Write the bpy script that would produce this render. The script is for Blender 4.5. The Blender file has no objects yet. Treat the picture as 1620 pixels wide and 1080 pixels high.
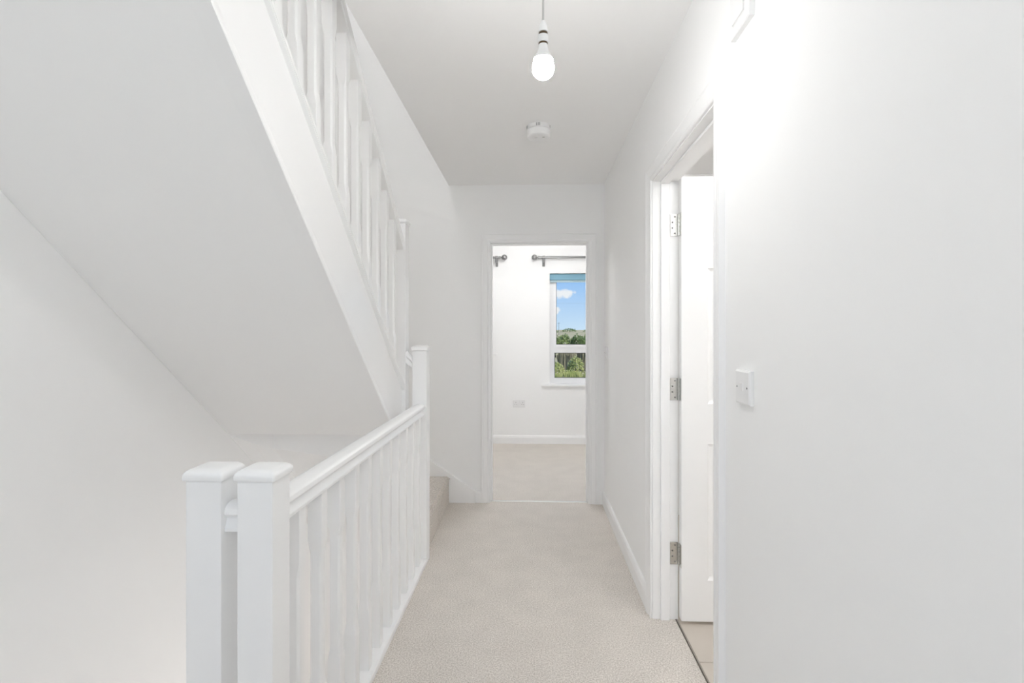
import bpy, bmesh, math, random
from mathutils import Vector, Matrix
random.seed(7)
sc = bpy.context.scene
COL = sc.collection

# ------------------------------------------------------------------ camera
H = 1.278
cam_d = bpy.data.cameras.new('camera')
cam_d.sensor_width = 36.0
cam_d.lens = 36.0 * 797.7 / 1620.0
cam_d.shift_y = -12.74 / 1620.0
cam_d.clip_start = 0.02
cam_d.clip_end = 3000
cam = bpy.data.objects.new('camera', cam_d)
cam.location = (0, 0, H)
cam.rotation_euler = (math.pi / 2, 0, 0.0395)
COL.objects.link(cam)
sc.camera = cam

# ------------------------------------------------------------------ colour management
vs = sc.view_settings
vs.view_transform = 'Standard'
vs.look = 'None'
vs.exposure = 0.62
vs.gamma = 1.0
vs.use_curve_mapping = False
try:
    sc.cycles.max_bounces = 16
    sc.cycles.diffuse_bounces = 12
    sc.cycles.transparent_max_bounces = 16
except Exception:
    pass

# ------------------------------------------------------------------ light levels
BULB_HALL = 122.0        # radiance of the bare bulb in the hall
BULB_UP = 285.0         # pendant over the upper stairs
FILL_BED = 430.0        # unseen fill globe added in the bedroom
FILL_SIDE = 285.0       # fill globe added out of view in the side room
FILL_DOWN = 330.0       # unseen globe added in the lower hall as fill
FILL_WINDOW_W = 4.6         # area fill at the window added behind the camera (W)

FILL_REAR = 112.0       # globe added behind the camera to brighten the landing

# ------------------------------------------------------------------ world: blue sky with small fair-weather clouds
w = bpy.data.worlds.new('sky'); sc.world = w; w.use_nodes = True
nt = w.node_tree; N = nt.nodes; L = nt.links
for n in list(N): N.remove(n)
wo = N.new('ShaderNodeOutputWorld'); bg = N.new('ShaderNodeBackground')
tc = N.new('ShaderNodeTexCoord'); sx = N.new('ShaderNodeSeparateXYZ')
rp = N.new('ShaderNodeValToRGB')
rp.color_ramp.elements[0].position = 0.0; rp.color_ramp.elements[0].color = (0.66, 0.83, 1.0, 1)
rp.color_ramp.elements[1].position = 1.0; rp.color_ramp.elements[1].color = (0.10, 0.27, 0.72, 1)
e = rp.color_ramp.elements.new(0.12); e.color = (0.28, 0.54, 0.97, 1)
L.new(tc.outputs['Generated'], sx.inputs[0]); L.new(sx.outputs['Z'], rp.inputs[0])
nz = N.new('ShaderNodeTexNoise'); nz.inputs['Scale'].default_value = 60.0
nz.inputs['Detail'].default_value = 6; nz.inputs['Roughness'].default_value = 0.6
L.new(tc.outputs['Generated'], nz.inputs[0])
def mnode(op, a, b=None):
    n = N.new('ShaderNodeMath'); n.operation = op
    for k, v in enumerate((a, b)):
        if v is None: continue
        if hasattr(v, 'is_linked'): L.new(v, n.inputs[k])
        else: n.inputs[k].default_value = v
    return n.outputs[0]
# small separate clouds all round the sky: (direction, half width, half height)
clouds = [((.0600, .9953, .0775), .027, .0105), ((.0465, .9978, .0452), .012, .008)]
crnd = random.Random(3)
for k in range(16):
    az = crnd.uniform(0, 2 * math.pi); el = crnd.uniform(.12, 1.0)
    if abs(math.sin(az)) < .45 and math.cos(az) > 0 and el < .2: el += .25
    wd = crnd.uniform(.05, .16)
    clouds.append(((math.sin(az) * math.cos(el), math.cos(az) * math.cos(el), math.sin(el)), wd, wd * crnd.uniform(.35, .5)))
tot = None
for d, hw, hh in clouds:
    sub = N.new('ShaderNodeVectorMath'); sub.operation = 'SUBTRACT'; L.new(tc.outputs['Generated'], sub.inputs[0]); sub.inputs[1].default_value = d
    mul = N.new('ShaderNodeVectorMath'); mul.operation = 'MULTIPLY'; L.new(sub.outputs[0], mul.inputs[0]); mul.inputs[1].default_value = (1 / hw, 1 / hw, 1 / hh)
    ln = N.new('ShaderNodeVectorMath'); ln.operation = 'LENGTH'; L.new(mul.outputs[0], ln.inputs[0])
    v = mnode('SUBTRACT', 1.0, ln.outputs['Value'])
    tot = v if tot is None else mnode('MAXIMUM', tot, v)
dens = mnode('ADD', tot, mnode('MULTIPLY', mnode('SUBTRACT', nz.outputs['Fac'], 0.5), 2.2))
cr = N.new('ShaderNodeValToRGB')
cr.color_ramp.elements[0].position = 0.05; cr.color_ramp.elements[0].color = (0, 0, 0, 1)
cr.color_ramp.elements[1].position = 0.45; cr.color_ramp.elements[1].color = (.95, .95, .95, 1)
L.new(dens, cr.inputs[0])
# keep the noise from making cloud far away from the cloud centres
gate = mnode('GREATER_THAN', tot, -0.35); mulc = N.new('ShaderNodeMixRGB'); mulc.blend_type = 'MULTIPLY'; mulc.inputs[0].default_value = 1
L.new(cr.outputs[0], mulc.inputs[1]); L.new(gate, mulc.inputs[2]); cr = mulc
mx = N.new('ShaderNodeMixRGB'); mx.inputs[2].default_value = (0.95, 0.95, 0.97, 1)
L.new(cr.outputs[0], mx.inputs[0]); L.new(rp.outputs[0], mx.inputs[1])
L.new(mx.outputs[0], bg.inputs[0]); bg.inputs[1].default_value = 0.63
L.new(bg.outputs[0], wo.inputs[0])

# ------------------------------------------------------------------ sun (high, from the right of the house) and fill area light at the added rear window
sd = bpy.data.lights.new('sun', 'SUN'); sd.energy = 2.9; sd.angle = 0.01; sd.color = (1, .96, .9)
so = bpy.data.objects.new('sun', sd); COL.objects.link(so)
so.rotation_euler = Vector((0.78, -0.12, 0.62)).to_track_quat('Z', 'Y').to_euler()
so.location = (30, -5, 30)
ad = bpy.data.lights.new('rear_window_fill', 'AREA'); ad.shape = 'RECTANGLE'
ad.size = 1.5; ad.size_y = 1.25; ad.energy = FILL_WINDOW_W; ad.color = (1.0, 0.997, 0.99)
ao = bpy.data.objects.new('rear_window_fill', ad); COL.objects.link(ao)
ao.location = (-0.35, -1.66, 1.5); ao.rotation_euler = (math.pi / 2, 0, 0)   # emits towards +Y
ao.rotation_euler = Vector((0, -1, 0)).to_track_quat('Z', 'Y').to_euler()

# ------------------------------------------------------------------ materials
MATS = {}
def mat(name, col, rough=0.5, metal=0.0, noise=None, bump=None, emis=None, spec=None):
    if name in MATS: return MATS[name]
    m = bpy.data.materials.new(name); m.use_nodes = True
    n = m.node_tree.nodes; l = m.node_tree.links; b = n['Principled BSDF']
    b.inputs['Base Color'].default_value = (*col, 1); b.inputs['Roughness'].default_value = rough
    b.inputs['Metallic'].default_value = metal
    if spec is not None: b.inputs['Specular IOR Level'].default_value = spec
    t = n.new('ShaderNodeTexCoord')
    if noise:
        sc_, amt, col2 = noise
        z = n.new('ShaderNodeTexNoise'); z.inputs['Scale'].default_value = sc_; z.inputs['Detail'].default_value = 6
        l.new(t.outputs['Object'], z.inputs[0])
        r = n.new('ShaderNodeValToRGB'); r.color_ramp.elements[0].position = .5 - amt; r.color_ramp.elements[1].position = .5 + amt
        r.color_ramp.elements[0].color = (*col, 1); r.color_ramp.elements[1].color = (*col2, 1)
        l.new(z.outputs['Fac'], r.inputs[0]); l.new(r.outputs[0], b.inputs['Base Color'])
    if bump:
        bs, st, dist = bump
        z = n.new('ShaderNodeTexNoise'); z.inputs['Scale'].default_value = bs; z.inputs['Detail'].default_value = 4
        l.new(t.outputs['Object'], z.inputs[0])
        bp = n.new('ShaderNodeBump'); bp.inputs['Strength'].default_value = st; bp.inputs['Distance'].default_value = dist
        l.new(z.outputs['Fac'], bp.inputs['Height']); l.new(bp.outputs[0], b.inputs['Normal'])
    if emis:
        b.inputs['Emission Color'].default_value = (*emis[0], 1); b.inputs['Emission Strength'].default_value = emis[1]
    MATS[name] = m
    return m

M_WALL = mat('wall_paint', (.945, .945, .943), .85, bump=(220, .06, .001), noise=(3, .5, (.938, .938, .936)))
M_CEIL = mat('ceiling_paint', (.95, .95, .948), .9, bump=(180, .05, .001), noise=(3, .5, (.944, .944, .942)))
M_TRIM = mat('white_satin_wood', (.935, .935, .935), .32, bump=(60, .03, .001))
M_UPVC = mat('white_upvc', (.88, .88, .89), .25, bump=(40, .01, .001))
M_PLAS = mat('white_plastic', (.88, .88, .88), .28, bump=(90, .01, .0005))
M_PLASG = mat('grey_white_plastic', (.84, .84, .84), .4, bump=(90, .01, .0005))
M_DARK = mat('dark_gap', (.05, .045, .04), .6, bump=(90, .01, .0005))
M_BRASS = mat('brown_gap_ring', (.085, .05, .018), .5, bump=(90, .01, .0005))
M_CHROME = mat('polished_steel', (.62, .62, .60), .22, 1.0, bump=(150, .05, .0005))
M_SCREW = mat('screw_steel', (.25, .25, .25), .35, 1.0, bump=(150, .05, .0005))
M_NICKEL = mat('brushed_nickel', (.36, .36, .36), .38, 1.0, bump=(150, .05, .0005))
M_BLUE = mat('blue_blind_fabric', (.23, .43, .55), .7, bump=(300, .1, .001))
M_TILE = mat('beige_tile', (.60, .54, .48), .45, noise=(9, .35, (.66, .60, .535)), bump=(60, .03, .001))
M_GROUT = mat('pale_grout', (.66, .62, .57), .9, bump=(200, .1, .001))
M_THRESH = mat('threshold_metal', (.62, .62, .60), .45, .8, bump=(150, .05, .0005))
M_STRIP = mat('dark_threshold_strip', (.12, .10, .08), .5, bump=(150, .05, .0005))
M_EXT = mat('outer_brick_render', (.55, .50, .45), .9, bump=(20, .1, .01))

def carpet():
    m = bpy.data.materials.new('beige_grey_carpet'); m.use_nodes = True
    n = m.node_tree.nodes; l = m.node_tree.links; b = n['Principled BSDF']
    b.inputs['Roughness'].default_value = .95; b.inputs['Specular IOR Level'].default_value = .1
    t = n.new('ShaderNodeTexCoord')
    z = n.new('ShaderNodeTexNoise'); z.inputs['Scale'].default_value = 170; z.inputs['Detail'].default_value = 3
    z.inputs['Roughness'].default_value = .7
    z2 = n.new('ShaderNodeTexNoise'); z2.inputs['Scale'].default_value = 7; z2.inputs['Detail'].default_value = 3
    l.new(t.outputs['Object'], z.inputs[0]); l.new(t.outputs['Object'], z2.inputs[0])
    r = n.new('ShaderNodeValToRGB')
    r.color_ramp.elements[0].position = .33; r.color_ramp.elements[0].color = (.50, .452, .405, 1)
    r.color_ramp.elements[1].position = .67; r.color_ramp.elements[1].color = (.90, .856, .802, 1)
    l.new(z.outputs['Fac'], r.inputs[0])
    r2 = n.new('ShaderNodeValToRGB')
    r2.color_ramp.elements[0].position = .35; r2.color_ramp.elements[0].color = (.945, .945, .945, 1)
    r2.color_ramp.elements[1].position = .65; r2.color_ramp.elements[1].color = (1, 1, 1, 1)
    l.new(z2.outputs['Fac'], r2.inputs[0])
    mm = n.new('ShaderNodeMixRGB'); mm.blend_type = 'MULTIPLY'; mm.inputs[0].default_value = 1
    l.new(r.outputs[0], mm.inputs[1]); l.new(r2.outputs[0], mm.inputs[2]); l.new(mm.outputs[0], b.inputs['Base Color'])
    bp = n.new('ShaderNodeBump'); bp.inputs['Strength'].default_value = .5; bp.inputs['Distance'].default_value = .004
    l.new(z.outputs['Fac'], bp.inputs['Height']); l.new(bp.outputs[0], b.inputs['Normal'])
    return m
M_CARPET = carpet()

def glass():
    m = bpy.data.materials.new('window_glass'); m.use_nodes = True
    n = m.node_tree.nodes; l = m.node_tree.links
    for x in list(n): n.remove(x)
    o = n.new('ShaderNodeOutputMaterial'); t = n.new('ShaderNodeBsdfTransparent'); g = n.new('ShaderNodeBsdfGlossy')
    t.inputs[0].default_value = (.97, .985, .98, 1); g.inputs['Roughness'].default_value = .01
    f = n.new('ShaderNodeFresnel'); f.inputs[0].default_value = 1.2
    x = n.new('ShaderNodeMixShader'); l.new(f.outputs[0], x.inputs[0]); l.new(t.outputs[0], x.inputs[1]); l.new(g.outputs[0], x.inputs[2])
    l.new(x.outputs[0], o.inputs[0])
    return m
M_GLASS = glass()

# ------------------------------------------------------------------ mesh helpers
def obj(name, bm, m, parent=None, smooth=False):
    bmesh.ops.recalc_face_normals(bm, faces=bm.faces[:])
    me = bpy.data.meshes.new(name); bm.to_mesh(me); bm.free()
    me.materials.append(m)
    if smooth:
        for p in me.polygons: p.use_smooth = True
    o = bpy.data.objects.new(name, me); COL.objects.link(o)
    if parent: o.parent = parent
    return o
def auto_smooth(o, ang=35):
    me = o.data
    for p in me.polygons: p.use_smooth = True
    try: me.set_sharp_from_angle(angle=math.radians(ang))
    except Exception: pass
    return o
def thing(name, label, cat, loc=(0, 0, 0), group=None, kind=None):
    o = bpy.data.objects.new(name, None); COL.objects.link(o); o.location = loc
    o.empty_display_size = .1
    return tag(o, label, cat, group, kind)
def tag(o, label, cat, group=None, kind=None):
    o['label'] = label; o['category'] = cat
    if group: o['group'] = group
    if kind: o['kind'] = kind
    return o
def box(bm, x0, x1, y0, y1, z0, z1, bev=0.0, seg=2):
    v = [bm.verts.new((x, y, z)) for x in (x0, x1) for y in (y0, y1) for z in (z0, z1)]
    fs = [bm.faces.new([v[i] for i in q]) for q in ((0, 1, 3, 2), (4, 6, 7, 5), (0, 4, 5, 1), (2, 3, 7, 6), (0, 2, 6, 4), (1, 5, 7, 3))]
    if bev > 0:
        es = list({e for f in fs for e in f.edges})
        bmesh.ops.bevel(bm, geom=es, offset=bev, segments=seg, profile=.7, affect='EDGES')
    return bm
def nbox(*a, **k):
    return box(bmesh.new(), *a, **k)
def extrude(bm, pts, axis, a, b):
    """closed polygon pts (2D) extruded along axis from a to b"""
    def P(p, t):
        return {'X': (t, p[0], p[1]), 'Y': (p[0], t, p[1]), 'Z': (p[0], p[1], t)}[axis]
    A = [bm.verts.new(P(p, a)) for p in pts]; B = [bm.verts.new(P(p, b)) for p in pts]
    n = len(pts)
    bm.faces.new(A); bm.faces.new(B[::-1])
    for i in range(n): bm.faces.new((A[i], A[(i + 1) % n], B[(i + 1) % n], B[i]))
    return bm
def loft(bm, rings, cap=True):
    R = [[bm.verts.new(p) for p in r] for r in rings]; n = len(rings[0])
    for k in range(len(R) - 1):
        for i in range(n): bm.faces.new((R[k][i], R[k][(i + 1) % n], R[k + 1][(i + 1) % n], R[k + 1][i]))
    if cap: bm.faces.new(R[0][::-1]); bm.faces.new(R[-1])
    return bm
def lathe(bm, prof, c=(0, 0, 0), seg=32, axis='Z'):
    rings = []
    for r, z in prof:
        ring = []
        for i in range(seg):
            a = 2 * math.pi * i / seg; p = (r * math.cos(a), r * math.sin(a), z)
            if axis == 'X': p = (z, p[0], p[1])
            if axis == 'Y': p = (p[0], z, p[1])
            ring.append((c[0] + p[0], c[1] + p[1], c[2] + p[2]))
        rings.append(ring)
    return loft(bm, rings)
def tube(bm, p0, p1, r0, r1=None, seg=12):
    r1 = r0 if r1 is None else r1
    p0 = Vector(p0); p1 = Vector(p1); d = (p1 - p0).normalized()
    u = d.orthogonal().normalized(); v = d.cross(u)
    ring = lambda p, r: [p + u * r * math.cos(2 * math.pi * i / seg) + v * r * math.sin(2 * math.pi * i / seg) for i in range(seg)]
    return loft(bm, [ring(p0, r0), ring(p1, r1)])
def struct(name, bm, m, label, cat, smooth=False):
    return tag(obj(name, bm, m, None, smooth), label, cat, kind='structure')

# ------------------------------------------------------------------ dimensions
XR, XL = .542, -1.6           # hall right wall, stairwell left wall
YF = 3.807                    # far wall of the hall
YB = -1.6                     # wall behind the camera
ZC = 2.4                      # ceiling
XC = -.631                    # edge of the ceiling over the stairwell
XFL = -.668                   # landing floor edge over the stairwell
SL = .84                      # slope of the stair
def soff(y): return 1.616 - SL * (y - 1.567)
def capz(y): return 2.176 - SL * (y - 1.336)
DL, DR, DH = -.3127, .4217, 1.963      # bedroom door opening
SN, SF, SH = 1.505, 2.282, 1.958       # side door opening along Y
RW = .652                     # room face of the right wall
YBED = 5.86                   # bedroom window wall
ZG = -2.75                    # ground outdoors / ground floor

# ------------------------------------------------------------------ floors
f = bmesh.new()
box(f, XFL, XR + .098, 1.06, YF + .03, -.25, 0); box(f, XL - .1, XR + .098, YB - .1, 1.06, -.25, 0)
struct('floor', f, M_CARPET, 'beige grey carpeted hall floor', 'floor')
struct('floor_bedroom', nbox(-2.6, 2.7, YF + .034, YBED + .02, -.25, 0), M_CARPET, 'pale grey carpet on the floor of the bedroom beyond the doorway', 'floor')
fl = struct('floor_side_room', nbox(XR + .105, 2.7, .3, 3.7, -.25, -.004), M_GROUT, 'beige tiled floor of the side room', 'floor')
tm = None
for i in range(3):
    for j in range(6):
        x0 = XR + .106 + i * .603; y0 = 1.992 - .003 + (j - 3) * .6
        if tm is None:
            b = nbox(.0015, .6, .0015, .5985, -.004, .0, bev=.0015, seg=1)
            t = obj('tile', b, M_TILE, fl); tm = t.data
        else:
            t = bpy.data.objects.new('tile', tm); COL.objects.link(t); t.parent = fl
        t.location = (x0, y0, 0)
struct('floor_lower', nbox(XL - .1, RW + .1, .5, YF + .1, ZG - .1, ZG), M_CARPET, 'carpeted floor at the foot of the lower stairs', 'floor')

# ------------------------------------------------------------------ walls and ceilings of the hall and stairwell
ZT = 5.0
struct('wall_left', nbox(XL - .1, XL, YB - .1, YF + .1, ZG, ZT), M_WALL, 'tall plain white wall along the left side of the stairwell', 'wall')
b = bmesh.new()
box(b, XL - .1, DL - .025, YF, YF + .1, ZG, ZT)
box(b, DR + .025, RW, YF, YF + .1, -.3, ZT)
box(b, DL - .025, DR + .025, YF, YF + .1, DH + .025, ZT)
box(b, DL - .025, DR + .025, YF + .035, YF + .095, -.3, -.25)
struct('wall_far', b, M_WALL, 'white wall at the far end of the hall around the bedroom doorway', 'wall')
b = bmesh.new()
box(b, XR, RW, YB - .1, SN - .025, -.25, ZC)
box(b, XR, RW, SF + .025, YF, -.25, ZC)
box(b, XR, RW, SN - .025, SF + .025, SH + .025, ZC)
struct('wall_right', b, M_WALL, 'plain white wall along the right side of the hall with the side doorway', 'wall')
b = bmesh.new()
WX0, WX1, WZ0, WZ1 = -1.15, .42, .85, 2.15
box(b, XL, WX0, YB - .1, YB, -.25, ZC); box(b, WX1, XR, YB - .1, YB, -.25, ZC)
box(b, WX0, WX1, YB - .1, YB, -.25, WZ0); box(b, WX0, WX1, YB - .1, YB, WZ1, ZC)
struct('wall_back', b, M_WALL, 'white wall behind the camera with the added fill window', 'wall')
b = bmesh.new()
box(b, XC, RW, .70, YF, ZC, ZC + .25); box(b, XL, RW, YB - .1, .70, ZC, ZC + .25)
struct('ceiling', b, M_CEIL, 'flat white hall ceiling', 'ceiling')
b = bmesh.new()
box(b, XC, XC + .1, .70, YF, ZC + .25, ZT)
box(b, XC, XC + .1, -.5, .70, ZC + .25, ZT); box(b, XL, XC, -.6, -.5, ZC + .25, ZT)
struct('wall_upper_landing', b, M_WALL, 'white wall enclosing the upper stairwell', 'wall')
struct('ceiling_upper', nbox(XL - .1, XC + .1, -.6, YF + .1, ZT, ZT + .15), M_CEIL, 'white ceiling high above the stairs', 'ceiling')
# the side of the landing floor and the walls that enclose the stair to the floor below
b = bmesh.new()
box(b, XFL - .012, XFL, 1.09, 2.79, -.27, .0)
struct('trim_landing_edge', b, M_TRIM, 'white apron board along the stairwell edge of the landing', 'trim')
b = bmesh.new()
box(b, RW, RW + .1, .5, YF, ZG, -.25); box(b, XL, RW, .5, .6, ZG, -.25); box(b, DL - .025, RW + .1, YF, YF + .1, ZG, -.3)
struct('wall_lower_hall', b, M_WALL, 'white walls of the hall at the foot of the lower stairs', 'wall')

# side room and bedroom shells
b = bmesh.new()
box(b, 2.6, 2.7, .3, 3.7, 0, ZC); box(b, RW, 2.7, .3, .4, 0, ZC); box(b, RW, 2.7, 3.6, 3.7, 0, ZC)
struct('wall_side_room', b, M_WALL, 'white walls of the side room behind the open door', 'wall')
struct('ceiling_side_room', nbox(RW, 2.7, .3, 3.7, ZC, ZC + .25), M_CEIL, 'white ceiling of the side room', 'ceiling')
# bedroom window wall with two openings
W1 = (.205, 1.40, .672, 1.975)
W2 = (-1.75, -.50, 1.03, 1.975)
b = bmesh.new()
y0, y1 = YBED, YBED + .28
box(b, -2.6, W2[0], y0, y1, -.25, 2.6); box(b, W2[1], W1[0], y0, y1, -.25, 2.6); box(b, W1[1], 2.7, y0, y1, -.25, 2.6)
for W in (W1, W2):
    box(b, W[0], W[1], y0, y1, -.25, W[2]); box(b, W[0], W[1], y0, y1, W[3], 2.6)
struct('wall_bedroom_window', b, M_WALL, 'white bedroom wall with the windows', 'wall')
b = bmesh.new()
box(b, -2.7, -2.6, YF, YBED + .28, -.25, 2.6); box(b, 2.7, 2.8, YF, YBED + .28, -.25, 2.6)
box(b, RW, 2.8, YF, YF + .1, -.25, 2.6); box(b, -2.6, XL - .1, YF, YF + .1, -.25, 2.6)
struct('wall_bedroom_side', b, M_WALL, 'white side walls of the bedroom', 'wall')
struct('ceiling_bedroom', nbox(-2.7, 2.8, YF + .1, YBED + .28, ZC + .02, ZC + .3), M_CEIL, 'white bedroom ceiling', 'ceiling')

# ------------------------------------------------------------------ skirting boards
SK = [(0, 0), (.016, 0), (.016, .07), (.013, .078), (.0125, .084), (.007, .094), (.004, .097), (0, .097)]
def skirt_x(name, xw, s, y0, y1, label):     # against a wall x = xw, protruding s
    b = bmesh.new(); extrude(b, [(xw + s * a, z) for a, z in SK], 'Y', y0, y1)
    return struct(name, b, M_TRIM, label, 'skirting board')
def skirt_y(name, yw, s, x0, x1, label):
    b = bmesh.new(); extrude(b, [(yw + s * a, z) for a, z in SK], 'X', x0, x1)
    return struct(name, b, M_TRIM, label, 'skirting board')
skirt_x('baseboard_right', XR, -1, SF + .068, YF, 'white skirting board between the side door and the far corner')
skirt_x('baseboard_right_near', XR, -1, YB, SN - .068, 'white skirting board under the light switch before the side door')
skirt_y('baseboard_bedroom', YBED, -1, -2.6, 2.7, 'white skirting board along the bedroom window wall')
skirt_y('baseboard_far', YF, -1, -.425, DL - .066, 'short white skirting piece between stair string and bedroom door frame')
skirt_y('baseboard_far_corner', YF, -1, DR + .066, XR - .016, 'short white skirting piece in the corner right of the bedroom doorway')

# ------------------------------------------------------------------ door casings
ARC = [(0, 0), (0, .009), (.004, .012), (.013, .0125), (.018, .010), (.024, .0105), (.036, .0145), (.050, .0175), (.053, .0155), (.057, .0185), (.062, .0185), (.063, .016), (.063, 0)]
def casing(parent, u0, u1, zt, to3, off=.005):
    """three mitred architrave lengths around an opening u0..u1, height zt; to3(u, z, b) -> point"""
    for part in ('left', 'head', 'right'):
        b = bmesh.new(); A = []; B = []
        for a, t in ARC:
            a += off
            if part == 'left': p, q = (u0 - a, 0), (u0 - a, zt + a)
            elif part == 'head': p, q = (u0 - a, zt + a), (u1 + a, zt + a)
            else: p, q = (u1 + a, zt + a), (u1 + a, 0)
            A.append(b.verts.new(to3(p[0], p[1], t))); B.append(b.verts.new(to3(q[0], q[1], t)))
        n = len(A)
        for i in range(n): b.faces.new((A[i], A[(i + 1) % n], B[(i + 1) % n], B[i]))
        b.faces.new(A); b.faces.new(B[::-1])
        auto_smooth(obj('architrave', b, M_TRIM, parent), 25)
t1 = thing('trim_1', 'white moulded frame around the bedroom doorway', 'door frame', ((DL + DR) / 2, YF, 0), kind='structure')
t1.location = (0, 0, 0)
casing(t1, DL, DR, DH, lambda u, z, t: (u, YF - t, z))
casing(t1, DL, DR, DH, lambda u, z, t: (u, YF + .1 + t, z))
def lining_y(par, u0, u1, zt, y0, y1, ys0, ys1):
    obj('jamb_lining', nbox(u0 - .025, u0, y0, y1, 0, zt), M_TRIM, par)
    obj('jamb_lining', nbox(u1, u1 + .025, y0, y1, 0, zt), M_TRIM, par)
    obj('head_lining', nbox(u0 - .025, u1 + .025, y0, y1, zt, zt + .025), M_TRIM, par)
    obj('door_stop', nbox(u0, u0 + .012, ys0, ys1, 0, zt - .012, bev=.001, seg=1), M_TRIM, par)
    obj('door_stop', nbox(u1 - .012, u1, ys0, ys1, 0, zt - .012, bev=.001, seg=1), M_TRIM, par)
    obj('door_stop', nbox(u0, u1, ys0, ys1, zt - .012, zt, bev=.001, seg=1), M_TRIM, par)
lining_y(t1, DL, DR, DH, YF - .001, YF + .101, YF + .028, YF + .064)
b = bmesh.new(); extrude(b, [(YF + .020, -.002), (YF + .021, .003), (YF + .026, .005), (YF + .040, .005), (YF + .045, .003), (YF + .046, -.002)], 'X', DL, DR)
struct('trim_threshold', b, M_THRESH, 'silver carpet bar across the bedroom doorway', 'threshold')
struct('trim_threshold_side', nbox(XR + .0990, XR + .1030, SN, SF, -.004, .0015), M_STRIP, 'thin dark strip between hall carpet and beige tiles', 'threshold')

t2 = thing('trim_2', 'white moulded frame around the side doorway in the right wall', 'door frame', kind='structure')
casing(t2, SN, SF, SH, lambda u, z, t: (XR - t, u, z))
casing(t2, SN, SF, SH, lambda u, z, t: (RW + t * .6, u, z), off=.022)
obj('jamb_lining', nbox(XR - .001, RW + .001, SN - .025, SN, 0, SH), M_TRIM, t2)
obj('jamb_lining', nbox(XR - .001, RW + .001, SF, SF + .025, 0, SH), M_TRIM, t2)
obj('head_lining', nbox(XR - .001, RW + .001, SN - .025, SF + .025, SH, SH + .025), M_TRIM, t2)
obj('door_stop', nbox(.575, .613, SF - .012, SF, 0, SH - .012, bev=.001, seg=1), M_TRIM, t2)
obj('door_stop', nbox(.575, .613, SN, SN + .012, 0, SH - .012, bev=.001, seg=1), M_TRIM, t2)
obj('door_stop', nbox(.575, .613, SN, SF, SH - .012, SH, bev=.001, seg=1), M_TRIM, t2)

# ------------------------------------------------------------------ open six-panel door into the side room
DX0, DW, DY, DT = .656, .762, 2.240, .036
door = thing('door_1', 'white six-panel door standing open into the side room', 'door', kind='structure')
PZ = [(.196, .794), (.969, 1.564), (1.661, 1.866)]
PX = [(DX0 + .112, DX0 + .335), (DX0 + DW - .335, DX0 + DW - .112)]
Z0, Z1 = .016, 1.966
def panel_face(bm, x0, x1, z0, z1, y, s):
    """a moulded recessed panel with raised field; s=+1 recess goes towards +Y"""
    def ring(d, dep): return [(x0 + d, y + s * dep, z0 + d), (x1 - d, y + s * dep, z0 + d), (x1 - d, y + s * dep, z1 - d), (x0 + d, y + s * dep, z1 - d)]
    rs = [ring(0, 0), ring(.004, .004), ring(.012, .009), ring(.018, .010), ring(.024, .010), ring(.05, .004), ring(.054, .0035)]
    R = [[bm.verts.new(p) for p in r] for r in rs]
    for k in range(len(R) - 1):
        for i in range(4): bm.faces.new((R[k][i], R[k][(i + 1) % 4], R[k + 1][(i + 1) % 4], R[k + 1][i]))
    bm.faces.new(R[-1])
def door_body():
    b = bmesh.new()
    xs = [DX0, PX[0][0], PX[0][1], PX[1][0], PX[1][1], DX0 + DW]
    zs = [Z0, PZ[0][0], PZ[0][1], PZ[1][0], PZ[1][1], PZ[2][0], PZ[2][1], Z1]
    for y in (DY, DY + DT):
        for i in range(5):
            for k in range(7):
                if i in (1, 3) and k in (1, 3, 5): continue
                v = [b.verts.new(p) for p in ((xs[i], y, zs[k]), (xs[i + 1], y, zs[k]), (xs[i + 1], y, zs[k + 1]), (xs[i], y, zs[k + 1]))]
                b.faces.new(v)
    for (a, c, d, e_) in ((DX0, DX0, Z0, Z1), (DX0 + DW, DX0 + DW, Z0, Z1)):
        b.faces.new([b.verts.new(p) for p in ((a, DY, d), (a, DY + DT, d), (a, DY + DT, e_), (a, DY, e_))])
    for z in (Z0, Z1):
        b.faces.new([b.verts.new(p) for p in ((DX0, DY, z), (DX0 + DW, DY, z), (DX0 + DW, DY + DT, z), (DX0, DY + DT, z))])
    bmesh.ops.remove_doubles(b, verts=b.verts[:], dist=1e-5)
    return b
leaf = obj('door_leaf', door_body(), M_TRIM, door)
for (x0, x1) in PX:
    for (z0, z1) in PZ:
        b = bmesh.new(); panel_face(b, x0, x1, z0, z1, DY, 1); panel_face(b, x0, x1, z0, z1, DY + DT, -1)
        obj('panel', b, M_TRIM, leaf)
for zc in (1.762, 1.030, .297):
    hb = bmesh.new(); box(hb, .617, RW - .001, SF - .003, SF + .001, zc - .05, zc + .05, bev=.0006, seg=1)
    hg = obj('hinge', hb, M_CHROME, door)
    kb = bmesh.new()
    for k in range(5):
        lathe(kb, [(.0052, -.0095), (.0058, -.0088), (.0058, .0088), (.0052, .0095)], (RW + .003, SF - .008, zc - .04 + .02 * k), 14)
    auto_smooth(obj('hinge_knuckle', kb, M_CHROME, hg))
    obj('hinge_plate', nbox(DX0 - .0015, DX0 + .0015, DY + .001, DY + DT, zc - .05, zc + .05, bev=.0005, seg=1), M_CHROME, hg)
    for dx, dz in ((.024, .037), (.013, .012), (.013, -.013), (.024, -.037)):
        sb = bmesh.new(); lathe(sb, [(.0036, 0), (.0036, -.0042), (.0018, -.0046)], (.617 + dx - .003, SF, zc + dz), 12, 'Y')
        obj('screw', sb, M_SCREW, hg)
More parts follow.
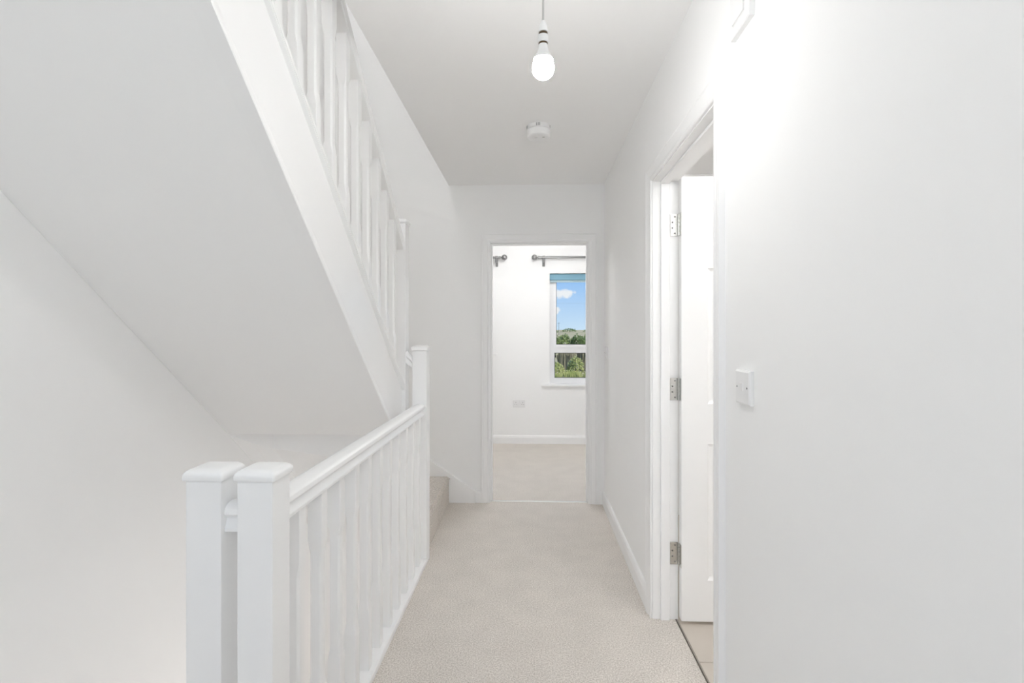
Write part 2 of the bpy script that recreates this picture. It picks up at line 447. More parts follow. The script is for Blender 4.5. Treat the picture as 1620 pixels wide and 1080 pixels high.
# lever handle on the leaf, out of sight behind the near frame
for s, y in ((-1, DY), (1, DY + DT)):
    hb = bmesh.new(); lathe(hb, [(.025, 0), (.025, s * .006), (.01, s * .009), (.009, s * .05)], (DX0 + DW - .06, y, 1.0), 20, 'Y')
    h = obj('handle', hb, M_CHROME, leaf, True)
    tb = bmesh.new(); tube(tb, (DX0 + DW - .052, y + s * .047, 1.0), (DX0 + DW - .175, y + s * .047, 1.0), .009, .008, 14)
    obj('lever', tb, M_CHROME, door, True)

# ------------------------------------------------------------------ bedroom windows
def window(name, W, label, transom, handle_x):
    x0, x1, z0, z1 = W
    p = thing(name, label, 'window', kind='structure')
    ya, yb = YBED + .12, YBED + .185
    fb = bmesh.new()
    fw = .045
    for q in ((x0, x0 + fw, z0 + .02, z1), (x1 - fw, x1, z0 + .02, z1), (x0 + fw, x1 - fw, z1 - fw, z1), (x0 + fw, x1 - fw, z0 + .02, z0 + .02 + fw)):
        box(fb, q[0], q[1], ya, yb, q[2], q[3])
    fr = obj('window_frame', fb, M_UPVC, p)
    lights = [(x0 + fw, x1 - fw, transom + .022, z1 - fw), (x0 + fw, x1 - fw, z0 + .02 + fw, transom - .022)] if transom else [(x0 + fw, x1 - fw, z0 + .02 + fw, z1 - fw)]
    if transom: obj('transom', nbox(x0 + fw, x1 - fw, ya, yb, transom - .022, transom + .022), M_UPVC, p)
    for k, (a, c, d, e_) in enumerate(lights):
        s = .036 if k == 0 else .016
        sb = bmesh.new()
        yo = ya - .012 if k == 0 else ya + .004
        for q in ((a, a + s, d, e_), (c - s, c, d, e_), (a + s, c - s, e_ - s, e_), (a + s, c - s, d, d + s)):
            box(sb, q[0], q[1], yo, yb - .01, q[2], q[3])
        sh = obj('sash', sb, M_UPVC, p)
        gb = bmesh.new()
        for q in ((a + s, a + s + .006, d + s, e_ - s), (c - s - .006, c - s, d + s, e_ - s), (a + s, c - s, e_ - s - .006, e_ - s), (a + s, c - s, d + s, d + s + .006)):
            box(gb, q[0], q[1], ya + .012, ya + .02, q[2], q[3])
        obj('gasket', gb, mat('grey_gasket', (.12, .12, .125), .6, bump=(100, .05, .001)), sh)
        obj('pane', nbox(a + s, c - s, ya + .03, ya + .034, d + s, e_ - s), M_GLASS, sh)
        if k == 0:
            hb = bmesh.new(); box(hb, handle_x - .012, handle_x + .012, yo - .012, yo, d + .006, d + .03, bev=.004)
            box(hb, handle_x - .012, handle_x + .11, yo - .024, yo - .010, d + .010, d + .026, bev=.004)
            obj('handle', hb, M_UPVC, sh)
    sb = bmesh.new(); box(sb, x0 - .095, x1 + .095, YBED - .035, YBED + .0, z0 - .005, z0 + .02, bev=.006); box(sb, x0 + .001, x1 - .001, YBED - .002, ya + .01, z0 - .005, z0 + .02)
    obj('window_sill', sb, M_TRIM, p)
    return p
window('window_1', W1, 'white framed window with a sky and field view, low sill', 1.088, .66)
window('window_2', W2, 'white framed window behind the bedroom doorway wall, high sill', None, -1.1)
bb = bmesh.new(); box(bb, W1[0] + .004, W1[1] - .004, YBED + .045, YBED + .115, W1[3] - .072, W1[3] - .002, bev=.006)
rb = thing('roller_blind', 'blue roller blind rolled up at the head of the bedroom window', 'blind')
obj('blind_cassette', bb, M_BLUE, rb)
b2 = bmesh.new(); box(b2, W1[0] + .012, W1[1] - .012, YBED + .072, YBED + .09, W1[3] - .098, W1[3] - .070, bev=.004)
obj('blind_bottom_bar', b2, mat('pale_blue_bar', (.50, .64, .68), .5, bump=(100, .02, .001)), rb)

def pole(x0, x1, zc, label, brk):
    yp = YBED - .085
    p = thing('curtain_pole', label, 'curtain pole', (x0, yp, zc)); p.location = (0, 0, 0)
    b = bmesh.new(); tube(b, (x0, yp, zc), (x1, yp, zc), .0125, seg=20); auto_smooth(obj('rod', b, M_NICKEL, p))
    for xe, s in ((x0, -1), (x1, 1)):
        b = bmesh.new()
        pr = [(.0155, 0), (.016, s * .012), (.009, s * .018), (.009, s * .026)]
        pr += [(max(.002, .033 * math.sin(t)), s * (.056 - .033 * math.cos(t))) for t in [math.radians(a) for a in range(18, 181, 13)]]
        lathe(b, pr, (xe, yp, zc), 24, 'X'); auto_smooth(obj('finial', b, M_NICKEL, p))
    for xb in brk:
        b = bmesh.new(); box(b, xb - .015, xb + .015, YBED - .007, YBED, zc - .095, zc - .005, bev=.003)
        box(b, xb - .011, xb + .011, yp - .012, YBED - .005, zc - .040, zc - .016, bev=.003)
        box(b, xb - .013, xb + .013, yp - .016, yp + .006, zc - .060, zc - .010, bev=.003)
        g = obj('bracket', b, mat('dark_bracket_metal', (.22, .22, .22), .55, bump=(150, .05, .0005)), p)
        b = bmesh.new(); lathe(b, [(.0165, -.014), (.0175, -.012), (.0175, .012), (.0165, .014)], (xb, yp, zc), 20, 'X')
        b2 = obj('bracket_cup', b, M_NICKEL, g); auto_smooth(b2)
pole(.085, 1.55, 2.148, 'brushed nickel curtain pole with ball finial above the window with the field view', (.135, 1.5))
pole(-1.9, -.372, 2.15, 'brushed nickel curtain pole ending beside the doorway edge, away from the visible window', (-1.85, -.408))

# ------------------------------------------------------------------ unseen window behind the camera, added to let in fill light
p = thing('window_3', 'unseen white framed window behind the camera, added for fill light', 'window', kind='structure')
fb = bmesh.new()
for q in ((WX0, WX0 + .05, WZ0, WZ1), (WX1 - .05, WX1, WZ0, WZ1), (WX0 + .05, WX1 - .05, WZ1 - .05, WZ1), (WX0 + .05, WX1 - .05, WZ0, WZ0 + .05)):
    box(fb, q[0], q[1], YB - .08, YB - .02, q[2], q[3])
obj('window_frame', fb, M_UPVC, p)
obj('pane', nbox(WX0 + .05, WX1 - .05, YB - .045, YB - .041, WZ0 + .05, WZ1 - .05), M_GLASS, p)

# ------------------------------------------------------------------ upper staircase
st = thing('staircase', 'white staircase with carpeted steps rising to the floor above', 'staircase')
# enclosed flight: soffit, outer string, wall string
XS0, XS1 = -.764, -.724        # outer string
YE = 2.600                     # end of the sloping soffit
b = bmesh.new()
extrude(b, [(.705, soff(.705)), (YE, soff(YE)), (YE, soff(YE) + .03), (.705, soff(.705) + .03)], 'X', XL + .001, XS0)
obj('soffit', b, M_CEIL, st)
b = bmesh.new()
extrude(b, [(.705, soff(.705) + .0), (2.79, soff(2.79)), (2.79, capz(2.79)), (.705, capz(.705))], 'X', XS0, XS1)
obj('outer_string', b, M_TRIM, st)
b = bmesh.new()
pf = [(XS1 - .002, -.004), (XS1 + .013, -.004), (XS1 + .015, .000), (XS1 + .014, .012), (XS1 + .008, .040), (XS1 + .002, .052), (XS1 - .002, .053)]
loft(b, [[(x, y, soff(y) + z) for x, z in pf] for y in (.705, 2.785)])
obj('cover_strip', b, M_TRIM, st)
b = bmesh.new()
extrude(b, [(.705, capz(.705)), (2.785, capz(2.785)), (2.785, capz(2.785) + .024), (.705, capz(.705) + .024)], 'X', -.783, -.705)
es = [e for e in b.edges if abs(e.verts[0].co.y - e.verts[1].co.y) > 1]
bmesh.ops.bevel(b, geom=es, offset=.003, segments=2, affect='EDGES')
obj('string_capping', b, M_TRIM, st)
b = bmesh.new()
extrude(b, [(.705, soff(.705) + .03), (2.8, soff(2.8) + .03), (2.8, capz(2.8)), (.705, capz(.705))], 'X', XL + .001, XL + .03)
obj('wall_string', b, M_TRIM, st)
# straight steps (carpeted), rising towards the camera
RISE = 2.65 / 13
for k in range(4, 13):
    yf = 2.86 - (k - 4) * (RISE / SL); z = RISE * k
    b = bmesh.new(); box(b, XL + .03, XS0, max(.705, yf - RISE / SL), yf + .02, z - .03, z, bev=.01); box(b, XL + .03, XS0, yf - .03, yf, z - RISE, z - .02)
    obj('step', b, M_CARPET, st)
# winder steps around the newel
cx, cyy = -.785, 2.862
YW = YF - .024
def winder(pts, z, thick=.036):
    b = bmesh.new(); extrude(b, pts, 'Z', z - thick, z)
    es = [e for e in b.edges if abs(e.verts[0].co.z - e.verts[1].co.z) < 1e-5]
    bmesh.ops.bevel(b, geom=es, offset=.0175, segments=4, affect='EDGES')
    return auto_smooth(obj('step', b, M_CARPET, st), 50)
def riser(p, q, z0, z1, t=.02):
    d = (Vector(q) - Vector(p)).normalized(); n = Vector((-d.y, d.x)) * t
    b = bmesh.new(); extrude(b, [p, q, (q[0] + n.x, q[1] + n.y), (p[0] + n.x, p[1] + n.y)], 'Z', z0, z1)
    return obj('riser', b, M_CARPET, st)
t30 = (YW - cyy) * math.tan(math.radians(30))
yw60 = cyy + (-XL - .785 - .03) * math.tan(math.radians(30))
winder([(-.603, 2.864), (-.616, YW), (cx - t30 - .02, YW), (cx - .02, cyy)], RISE)
riser((-.613, 2.864), (-.626, YW), .0, RISE - .012)
winder([(cx + .02, cyy), (cx - t30 + .02, YW), (XL + .03, YW), (XL + .03, yw60 - .02), (cx, cyy)], 2 * RISE)
riser((cx, cyy), (cx - t30, YW), RISE, 2 * RISE - .012)
winder([(cx, cyy), (XL + .03, yw60 + .02), (XL + .03, cyy - .02), (cx - .02, cyy - .02)], 3 * RISE)
riser((cx, cyy), (XL + .03, yw60), 2 * RISE, 3 * RISE - .012)
# plastered underside of the winders: a bulkhead below the flight, then a warped soffit down to the far wall
YK = 2.800
bot = [(XL + .001, 2.605, .742), (-1.53, 2.70, .678), (-1.46, YK, .626), (-1.30, YK, .606), (-1.15, YK, .585), (-1.04, YK, .45), (-.93, YK, .22), (-.80, YK, .0)]
b = bmesh.new()
lo = [b.verts.new(p) for p in bot]; up = [b.verts.new((x, y, .78)) for x, y, z in bot]
dn = [b.verts.new((x if i > 1 else XL + .001, YF - .001, -.32)) for i, (x, y, z) in enumerate(bot)]
for i in range(len(bot) - 1):
    b.faces.new((lo[i], lo[i + 1], up[i + 1], up[i]))
b2 = bmesh.new()
lo2 = [b2.verts.new(p) for p in bot]
dn2 = [b2.verts.new((x + .0005 * i if i > 1 else XL + .001 + .0004 * i, YF - .001, -.32)) for i, (x, y, z) in enumerate(bot)]
for i in range(len(bot) - 1):
    b2.faces.new((lo2[i], dn2[i], dn2[i + 1], lo2[i + 1]))
bmesh.ops.delete(b, geom=dn, context='VERTS')
for q, nm in ((b, 'winder_bulkhead'), (b2, 'winder_soffit')):
    ext = bmesh.ops.extrude_face_region(q, geom=q.faces[:])
    bmesh.ops.translate(q, verts=[v for v in ext['geom'] if isinstance(v, bmesh.types.BMVert)], vec=(0, .012, .012))
    obj(nm, q, M_CEIL, st)
obj('soffit_return', nbox(XL + .001, XS0, YE - .002, YK + .01, soff(YE) + .012, soff(YE) + .030), M_CEIL, st)
obj('winder_side_panel', nbox(-.70, -.672, 2.864, YF - .001, -.45, .16), M_TRIM, st)
# far wall string with its curved top edge
prof = [(-.427, 0), (-.425, .088), (-.445, .100), (-.50, .136), (-.56, .178), (-.604, .209), (-.68, .258), (-.772, .318), (-.9, .42), (-1.1, .58), (-1.35, .75), (XL + .02, .88), (XL + .02, .3), (-.62, .001)]
b = bmesh.new(); extrude(b, prof, 'Y', YF - .022, YF - .001)
es = [e for e in b.edges if e.verts[0].co.y < YF - .02 and e.verts[1].co.y < YF - .02 and (e.verts[0].co.z > .08 or e.verts[1].co.z > .08) and min(e.verts[0].co.x, e.verts[1].co.x) > -1.5]
bmesh.ops.bevel(b, geom=es, offset=.004, segments=2, affect='EDGES')
obj('far_wall_string', b, M_TRIM, st)

# ------------------------------------------------------------------ newels, handrails, balusters
def newel(par, x0, y0, zb, zt, w=.082):
    nb = bmesh.new(); box(nb, x0, x0 + w, y0, y0 + w, zb, zt, bev=.0035, seg=2)
    nw = obj('newel_post', nb, M_TRIM, par)
    cxn, cyn = x0 + w / 2, y0 + w / 2
    cb = bmesh.new()
    def ring(h, z, r):
        pts = []
        for sx_, sy_, a0 in ((1, 1, 0), (-1, 1, 90), (-1, -1, 180), (1, -1, 270)):
            for k in range(4):
                a = math.radians(a0 + 30 * k)
                pts.append((cxn + sx_ * (h - r) + r * math.cos(a), cyn + sy_ * (h - r) + r * math.sin(a), z))
        return pts
    h = w / 2 + .007
    loft(cb, [ring(h - .004, zt + .0005, .004), ring(h - .001, zt + .002, .005), ring(h, zt + .005, .006), ring(h, zt + .012, .006), ring(h - .0012, zt + .0165, .006),
              ring(h - .005, zt + .021, .006), ring(h - .0105, zt + .0248, .006), ring(h - .018, zt + .0268, .005), ring(h - .03, zt + .0272, .004)])
    auto_smooth(obj('newel_cap', cb, M_TRIM, nw), 30)
    return nw
BAL_M = {}
def baluster(par, x, y, zb, zt, tb, ttop, slope=0.0):
    """stop-chamfered spindle: square ends, slimmer chamfered middle; ends cut to the slope"""
    h = .0205; n = .0168; c = .006
    sq = lambda hh, cc, z, sl: [(x + a * 1.0, y + d, z - sl * d) for a, d in ((hh, -hh + cc), (hh, hh - cc), (hh - cc, hh), (-hh + cc, hh), (-hh, hh - cc), (-hh, -hh + cc), (-hh + cc, -hh), (hh - cc, -hh))]
    b = bmesh.new()
    loft(b, [sq(h, .0012, zb, slope), sq(h, .0012, zb + tb, 0), sq(n, c, zb + tb + .042, 0), sq(n, c, zt - ttop - .042, 0), sq(h, .0012, zt - ttop, 0), sq(h, .0012, zt, slope)])
    return obj('baluster', b, M_TRIM, par)
# handrail section (half width u, height v from the underside)
HR = [(.0, .0), (.0285, .0), (.0300, .002), (.0300, .009), (.0265, .015), (.0225, .024), (.0215, .029), (.0235, .034), (.0300, .038), (.0322, .041), (.0322, .046), (.0300, .0525), (.0245, .0585), (.0165, .0625), (.008, .0645), (0, .065)]
HRP = HR + [(-u, v) for u, v in HR[-2:0:-1]]
def handrail(par, p0, p1, vscale=1.0):
    """section swept between two points along Y (vertical end cuts)"""
    b = bmesh.new()
    loft(b, [[(p0[0] + u, p0[1], p0[2] + v * vscale) for u, v in HRP], [(p1[0] + u, p1[1], p1[2] + v * vscale) for u, v in HRP]])
    return auto_smooth(obj('handrail', b, M_TRIM, par), 22)
def handrail_x(par, p0, p1):
    b = bmesh.new()
    loft(b, [[(p0[0], p0[1] + u, p0[2] + v) for u, v in HRP], [(p1[0], p1[1] + u, p1[2] + v) for u, v in HRP]])
    return auto_smooth(obj('handrail', b, M_TRIM, par), 22)

lb = thing('landing_balustrade', 'white balustrade with square newels along the landing edge', 'balustrade')
XN = -.666                              # left face of the landing newels
newel(lb, XN, 1.114, -.25, .943)
newel(lb, XN, 2.780, -.25, 1.182)
newel(lb, -.785, 1.114, -.60, .943)
XM = XN + .041
handrail(lb, (XM, 1.194, .823), (XM, 2.782, .823))
handrail_x(lb, (-.704, 1.158, .823), (-.665, 1.158, .823))
b = bmesh.new()
extrude(b, [(-.664, .0), (-.584, .0), (-.584, .022), (-.587, .026), (-.661, .026), (-.664, .022)], 'Y', 1.195, 2.781)
obj('base_rail', b, M_TRIM, lb)
for i in range(11):
    baluster(lb, XM, 1.33 + .1395 * i - .0205, .026, .825, .215, .145)

ub = thing('stair_balustrade', 'white sloping balustrade on the string of the upper stairs', 'balustrade')
newel(ub, -.785, 2.780, -.45, 1.893)
XU = -.744
def railz(y): return 2.143 - SL * (y - 2.377) - .060
handrail(ub, (XU, .705, railz(.705)), (XU, 2.782, railz(2.782)), 1.24)
for i in range(15):
    y = 2.664 - .1367 * i - .0205
    zb = capz(y) + .024; zt = railz(y) + .004
    baluster(ub, XU, y, zb, zt, .145, .145, SL)
# short sloping rail joining the two newels at the foot of the upper stairs
b = bmesh.new()
loft(b, [[(-.705, 2.821 + u, 1.115 + v) for u, v in HRP], [(-.664, 2.821 + u, 1.075 + v) for u, v in HRP]])
auto_smooth(obj('connecting_rail', b, M_TRIM, ub), 22)

# ------------------------------------------------------------------ lower stairs (down to the floor below)
ls = thing('lower_staircase', 'carpeted stairs descending below the landing', 'staircase', (0, 0, 0))
R2 = 2.75 / 13
for k in range(1, 13):
    y0 = 1.06 + (k - 1) * .225
    b = bmesh.new(); box(b, XL + .001, XFL - .013, y0, y0 + .24, -R2 * k - .2, -R2 * k, bev=.01)
    obj('step', b, M_CARPET, ls)

# ------------------------------------------------------------------ pendant lamps
def pendant(name, label, x, y, zb, ztop, strength, group=None, col=(1.0, .995, .98)):
    """bare bulb hanging on a flex; zb = bottom of the bulb"""
    p = thing(name, label, 'pendant lamp', (x, y, ztop), group)
    z = lambda v: zb + v - ztop
    b = bmesh.new(); lathe(b, [(.038, 0), (.041, -.003), (.041, -.010), (.036, -.018), (.02, -.026), (.006, -.030)], (0, 0, 0), 32)
    auto_smooth(obj('ceiling_rose', b, M_PLAS, p))
    b = bmesh.new(); tube(b, (0, 0, -.028), (0, 0, z(.153)), .0028, seg=10); obj('flex', b, mat('flex_sheath', (.62, .61, .60), .5, bump=(100, .02, .001)), p, True)
    b = bmesh.new(); lathe(b, [(.003, z(.157)), (.0052, z(.155)), (.0085, z(.149)), (.0115, z(.139)), (.0134, z(.130)), (.0140, z(.1245)), (.0125, z(.124))], (0, 0, 0), 28)
    h = auto_smooth(obj('lampholder_cap', b, M_PLAS, p), 50)
    b = bmesh.new(); lathe(b, [(.0118, z(.1245)), (.0118, z(.115))], (0, 0, 0), 28); obj('holder_gap', b, M_BRASS, h, True)
    b = bmesh.new(); lathe(b, [(.0125, z(.1165)), (.0142, z(.116)), (.0146, z(.106)), (.0146, z(.097)), (.0136, z(.0965))], (0, 0, 0), 28)
    s = auto_smooth(obj('lampholder_skirt', b, M_PLAS, p), 50)
    b = bmesh.new(); lathe(b, [(.0125, z(.097)), (.0118, z(.092))], (0, 0, 0), 28); obj('holder_gap', b, M_BRASS, s, True)
    b = bmesh.new(); lathe(b, [(.0115, z(.0955)), (.0118, z(.088)), (.0132, z(.080)), (.0165, z(.069)), (.0215, z(.0595)), (.0262, z(.0520))], (0, 0, 0), 32)
    obj('bulb_neck', b, M_PLAS, p, True)
    m = mat('bulb_glow_' + name + str(round(strength)), (.9, .9, .9), .4, emis=(col, strength))
    pr = [(.0263, z(.0519))]
    for a in range(26, 180, 11):
        t = math.radians(a); pr.append((.0300 * math.sin(t) + (.0 if a > 90 else 0), z(.030 + .030 * math.cos(t))))
    pr = [pr[0]] + [q for q in pr[1:] if q[1] < z(.0515)]
    pr.append((.001, z(0)))
    b = bmesh.new(); lathe(b, pr, (0, 0, 0), 20)
    obj('bulb', b, m, p, True)
    return p
pendant('pendant_lamp', 'lit bare bulb in white lampholder hanging from the hall ceiling', .030, 1.35, 1.957, ZC, BULB_HALL)
def unseen_globe(label, x, y, zc, ztop, strength, r=.15):  # globes out of view; all but the upper stair one are added fill
    p = thing('unseen_globe', label, 'pendant lamp', (x, y, ztop))
    b = bmesh.new(); lathe(b, [(.038, 0), (.041, -.003), (.041, -.010), (.036, -.018), (.02, -.026), (.006, -.030)], (0, 0, 0), 24); obj('ceiling_rose', b, M_PLAS, p, True)
    if zc + r < ztop - .03:
        b = bmesh.new(); tube(b, (0, 0, -.028), (0, 0, zc + r - ztop), .003, seg=8); obj('flex', b, mat('flex_sheath', (.62, .61, .60)), p, True)
    b = bmesh.new()
    lathe(b, [(max(.002, r * math.sin(math.radians(a))), zc - ztop + r * math.cos(math.radians(a))) for a in range(0, 181, 15)], (0, 0, 0), 20)
    obj('globe_shade', b, mat('globe_glow' + str(round(strength * 100)), (.9, .9, .9), .5, emis=((1.0, 1.0, 1.0), strength)), p, True)
unseen_globe('lit white globe lamp hanging high above the upper stairs', -1.10, .9, 4.55, ZT, BULB_UP / 25)
unseen_globe('unseen white fill globe added under the bedroom ceiling', .06, 4.55, 2.255, ZC + .02, FILL_BED / 25)
unseen_globe('unseen white fill globe added over the landing behind the camera', .22, -.40, 2.10, ZC, FILL_REAR / 25)
unseen_globe('unseen white fill globe added in the tiled side room', 1.35, 1.15, 2.18, ZC, FILL_SIDE / 25)
unseen_globe('unseen white fill globe added in the lower hall beneath the landing', -.2, 2.3, -.75, -.25, FILL_DOWN / 25)

# ------------------------------------------------------------------ smoke alarm
sm = thing('smoke_alarm', 'round white smoke alarm on the hall ceiling', 'smoke alarm', (.036, 2.74, ZC))
b = bmesh.new(); lathe(b, [(.062, 0), (.066, -.001), (.066, -.020), (.063, -.023)], (0, 0, 0), 40); auto_smooth(obj('mounting_base', b, M_PLAS, sm))
b = bmesh.new(); lathe(b, [(.060, -.0225), (.0645, -.025), (.0645, -.050), (.0625, -.057), (.057, -.0625), (.050, -.0655), (.02, -.067), (.002, -.067)], (0, 0, 0), 40)
bd = auto_smooth(obj('alarm_body', b, M_PLAS, sm), 25)
for a in (-1.75, -1.62, -1.5, -2.9, -2.75, -.4):
    c, s = math.cos(a), math.sin(a)
    b = bmesh.new(); box(b, .058, .0664, -.0018, .0018, -.019, -.004)
    o = obj('vent_slot', b, mat('slot_grey', (.25, .25, .25), .6, bump=(100, .02, .001)), sm); o.rotation_euler = (0, 0, a)
b = bmesh.new(); lathe(b, [(.009, -.0655), (.009, -.0685), (.007, -.0695), (.001, -.0695)], (-.012, -.014, 0), 20); obj('test_button', b, M_PLASG, bd, True)
b = bmesh.new(); box(b, .020, .032, -.026, -.020, -.0675, -.064); obj('indicator_light', b, mat('slot_grey', (.25, .25, .25)), bd)

# ------------------------------------------------------------------ wall switches, control box, socket
def plate(bm, hw, hh, t, bev):
    """square plate in the YZ plane, back at x=0, front at x=-t (faces -X)"""
    r = lambda d, x: [(x, -hw + d, -hh + d), (x, hw - d, -hh + d), (x, hw - d, hh - d), (x, -hw + d, hh - d)]
    return loft(bm, [r(0, 0), r(0, -t + bev * .8), r(bev, -t)])
def light_switch(label, y, z):
    p = thing('light_switch', label, 'light switch', (XR, y, z))
    b = bmesh.new(); plate(b, .043, .043, .0115, .0045); obj('switch_plate', b, M_PLAS, p)
    b = bmesh.new(); extrude(b, [(-.0113, -.010), (-.0118, -.010), (-.0150, .010), (-.0113, .010)], 'Y', -.0055, .0055)
    for v in b.verts: pass
    o = obj('rocker', b, M_PLAS, p)
    me = o.data
    for v in me.vertices: v.co = Vector((v.co.x, v.co.y, v.co.z))
    for dy in (-.030, .030):
        b = bmesh.new(); lathe(b, [(.0026, -.0112), (.0026, -.0121), (.0012, -.0122)], (0, dy, 0), 14, 'X'); obj('screw', b, M_SCREW, p)
# extrude(..., 'Y') takes (x, z) pairs, so the rocker lies on the plate front
light_switch('white square light switch beside the side door frame', 1.297, 1.142)
light_switch('white light switch near the far corner by the bedroom doorway', 3.675, 1.138)
cb = thing('control_box', 'white square control box high on the right wall', 'control box', (XR, 1.307, 2.115))
b = bmesh.new(); plate(b, .058, .062, .016, .004); obj('box_body', b, M_PLAS, cb)
b = bmesh.new()
extrude(b, [(-.034, -.034), (.034, -.034), (.034, .05), (-.034, .05)], 'X', -.0195, -.0155); obj('raised_panel', b, M_PLAS, cb)
b = bmesh.new(); extrude(b, [(-.038, -.038), (.038, -.038), (.038, .054), (-.038, .054)], 'X', -.0164, -.0155); obj('shadow_line', b, M_PLASG, cb)

so_ = thing('wall_socket', 'white double power socket low on the bedroom wall', 'socket', (-.147, YBED, .464))
b = bmesh.new()
r = lambda d, y: [(-.073 + d, y, -.043 + d), (.073 - d, y, -.043 + d), (.073 - d, y, .043 - d), (-.073 + d, y, .043 - d)]
loft(b, [r(0, 0), r(0, -.008), r(.003, -.011)]); obj('socket_plate', b, M_PLASG, so_)
for xs in (-.040, .040):
    for dx, dz, wx, wz in ((0, .012, .004, .008), (-.011, -.009, .007, .004), (.011, -.009, .007, .004)):
        obj('pin_slot', nbox(xs + dx - wx / 2, xs + dx + wx / 2, -.0118, -.0105, dz - wz / 2, dz + wz / 2), M_DARK, so_)
    b = bmesh.new(); box(b, xs * .38 - .006, xs * .38 + .006, -.0135, -.0105, .012, .03, bev=.001, seg=1); obj('rocker', b, M_PLAS, so_)

# ------------------------------------------------------------------ outdoors: rough field, shrubs, line of poles
def terrain_z(x, y):
    d = max(0, y - 70)
    z = ZG + .000045 * d * d + .003 * d
    z += .35 * math.sin(x * .05 + y * .03) + .15 * math.sin(x * .21) * math.cos(y * .17)
    return z if y > 14 else ZG
g = bmesh.new()
ys = [6.3, 14, 20, 28, 36, 44, 52, 62, 72, 84, 98, 115, 135, 160, 190, 225, 265, 310, 360, 420]
xs = [-420, -330, -250, -190, -140, -105, -80, -60, -45, -33, -24, -16, -9, -3, 3, 9, 16, 24, 33, 45, 60, 80, 105, 140, 190, 250, 330, 420]
V = [[g.verts.new((x, y, terrain_z(x, y))) for x in xs] for y in ys]
for j in range(len(ys) - 1):
    for i in range(len(xs) - 1): g.faces.new((V[j][i], V[j][i + 1], V[j + 1][i + 1], V[j + 1][i]))
M_FIELD = mat('dry_field', (.55, .43, .29), .95, noise=(.10, .25, (.36, .34, .16)), bump=(3, .5, .3))
struct('ground_field', g, M_FIELD, 'rough green and straw coloured field outside the window', 'field')
def leafmat(name, c1, c2):
    return mat(name, c1, .7, noise=(1.3, .2, c2), bump=(8, .3, .05))
LM = [leafmat('leaf_yellow_green', (.28, .33, .08), (.55, .53, .22)), leafmat('leaf_dark_green', (.06, .11, .025), (.17, .24, .06)),
      leafmat('leaf_straw', (.36, .31, .19), (.24, .22, .13)), leafmat('leaf_mid_green', (.13, .19, .045), (.28, .33, .10))]
def shrub(name, x, y, w, h, mi, n, label, cat, group, upright=False):
    z0 = terrain_z(x, y)
    p = thing(name, label, cat, (x, y, z0), group)
    b = bmesh.new()
    rnd = random.Random(int(x * 100 + y * 10))
    for k in range(n):
        u = rnd.random(); a = rnd.random() * 2 * math.pi
        if upright:
            bx_, by_ = w * .5 * (rnd.random() - .5) * 2, w * .3 * (rnd.random() - .5) * 2
            hh = h * (.55 + .45 * rnd.random()); lean = (rnd.random() - .5) * .25 * h
            ww = .05
            vs_ = [(bx_ - ww, by_, 0), (bx_ + ww, by_ + .02, 0), (bx_ + lean + ww * .6, by_ + .03, hh), (bx_ + lean - ww * .6, by_, hh * .97)]
        else:
            el = math.asin(min(1, u ** .7)); rr = .72 + .28 * rnd.random() + .1 * math.sin(5 * a) * math.cos(4 * el)
            c = Vector((w / 2 * rr * math.cos(a) * math.cos(el), w / 2 * rr * math.sin(a) * math.cos(el), h * (.12 + .86 * rr * math.sin(el))))
            s = (.03 + .05 * rnd.random()) * (h + w) * .5
            d1 = Vector((rnd.gauss(0, 1), rnd.gauss(0, 1), rnd.gauss(0, 1))).normalized(); d2 = d1.orthogonal().normalized()
            vs_ = [c - d1 * s, c + d2 * s * .5, c + d1 * s, c - d2 * s * .5]
        b.faces.new([b.verts.new(v) for v in vs_])
    obj('foliage', b, LM[mi], p)
    b = bmesh.new(); tube(b, (0, 0, -.3), (0, 0, h * .5), .05 * h * .6, .02 * h, 6); obj('stem', b, mat('bark', (.09, .07, .05), .9, bump=(20, .3, .02)), p)
    return p
k = 0
for (x, y, w_, h_, mi) in [(1.9, 40, 1.5, 1.4, 0), (3.6, 42, 1.6, 1.7, 0), (5.3, 41, 1.6, 1.5, 0), (.1, 41, 1.6, 1.5, 0), (7.1, 43, 1.7, 1.6, 0), (9.0, 42, 1.6, 1.4, 0), (-1.7, 42, 1.6, 1.5, 0), (2.8, 37, 1.3, 1.0, 0), (4.5, 37.5, 1.3, 1.1, 0)]:
    shrub('shrub', x, y, w_, h_, mi, 900, 'yellow-green shrub at the near edge of the field outside', 'shrub', 'yellow-green shrubs')
for (x, y, w_, h_) in [(3.4, 50, 1.5, 2.1), (5.6, 51, 1.6, 2.3), (1.0, 50, 1.6, 2.0), (8.0, 52, 1.6, 2.2), (-1.5, 51, 1.6, 2.2)]:
    shrub('reed_clump', x, y, w_, h_, 2, 300, 'clump of dry straw coloured reeds behind the yellow-green shrubs', 'reeds', 'dry reed clumps', upright=True)
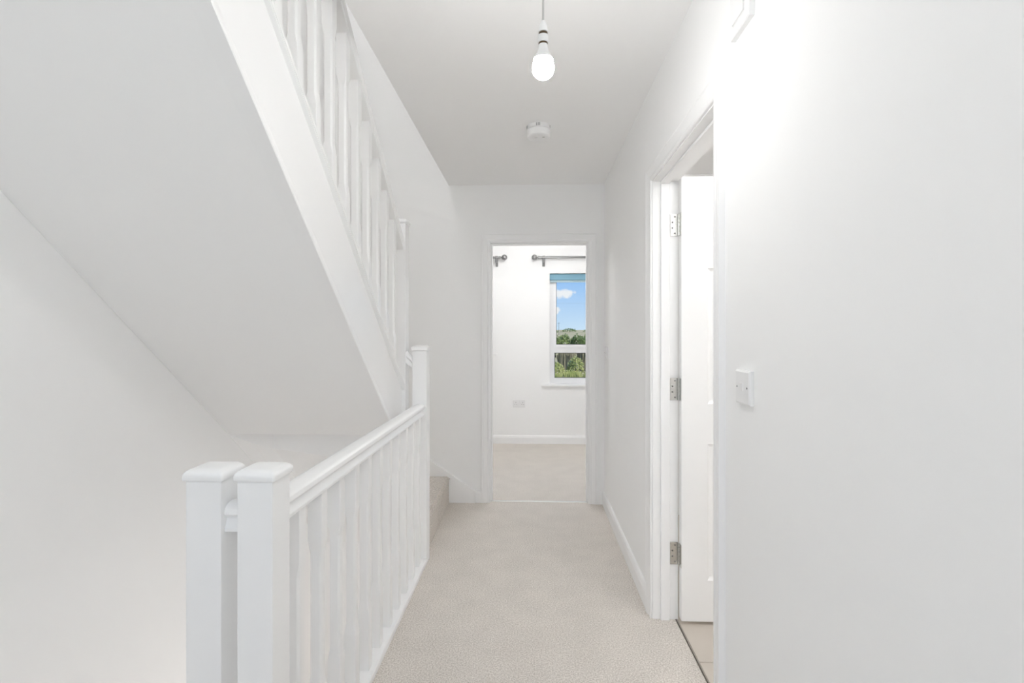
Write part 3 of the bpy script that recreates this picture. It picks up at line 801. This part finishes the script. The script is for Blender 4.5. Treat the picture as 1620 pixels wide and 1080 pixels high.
for i, (x, y, w_, h_, mi) in enumerate([(3.7, 80, 3.2, 3.4, 3), (7.2, 80, 3.4, 3.7, 1), (10.8, 80, 3.2, 3.5, 3), (0.2, 80, 3.2, 3.3, 3), (14.4, 80, 3.4, 3.7, 1), (-3.4, 80, 3.2, 3.5, 1), (5.5, 86, 3.2, 3.9, 3), (9.1, 86, 3.2, 3.8, 3), (2.0, 86, 3.2, 3.7, 1), (12.7, 86, 3.2, 3.9, 1), (-1.6, 86, 3.2, 3.8, 3), (18.0, 82, 3.2, 3.6, 3), (-7.0, 82, 3.2, 3.5, 3)]):
    shrub('bush', x, y, w_, h_, mi, 900, 'large dark green bush in the middle of the field' if mi == 1 else 'large mid green bush in the middle of the field', 'bush', 'dark green bushes' if mi == 1 else 'mid green bushes')
for i in range(9):
    shrub('grass_clump', -1.0 + 1.25 * i, 33.6 + .5 * (i % 3), 1.0, .95 + .2 * (i % 2), 0, 260, 'clump of tall yellow-green grass in front of the shrubs', 'grass', 'tall grass clumps', upright=True)
for (x, y, w_, h_) in [(15, 360, 9, 2.6), (27, 365, 12, 3.2), (41, 362, 10, 2.4), (2, 364, 9, 2.2), (56, 366, 11, 2.8)]:
    shrub('hedge_tree', x, y, w_, h_, 1, 260, 'low dark tree on the skyline of the far hill', 'tree', 'trees on the skyline')
pp = thing('utility_pole', 'thin wooden utility pole standing in the far field', 'utility pole', (15.9, 300, terrain_z(15.9, 300)))
M_POLE = mat('grey_pole_wood', (.20, .19, .18), .9, bump=(20, .3, .02))
b = bmesh.new(); tube(b, (0, 0, -.3), (0, 0, 7.6), .12, .09, 8); obj('pole', b, M_POLE, pp)
obj('crossarm', nbox(-.8, .8, -.06, .06, 7.1, 7.24), M_POLE, pp)
pw = thing('power_line', 'power line on two far poles crossing the sky above the field', 'power line', (0, 0, 0))
b = bmesh.new(); prev = None
for i in range(13):
    t = i / 12; P_ = Vector((-45 + 110 * t, 150 + 4 * t, 11.9 - 1.6 * math.sin(math.pi * t)))
    if prev: tube(b, prev, P_, .013, seg=5)
    prev = P_
obj('wire', b, mat('wire_grey', (.25, .27, .30), .6, bump=(20, .1, .01)), pw)
for xp, yp in ((-45, 150), (65, 154)):
    zt = terrain_z(xp, yp)
    b = bmesh.new(); tube(b, (xp, yp, zt - .3), (xp, yp, 12.1), .14, .1, 8); obj('pole', b, M_POLE, pw)
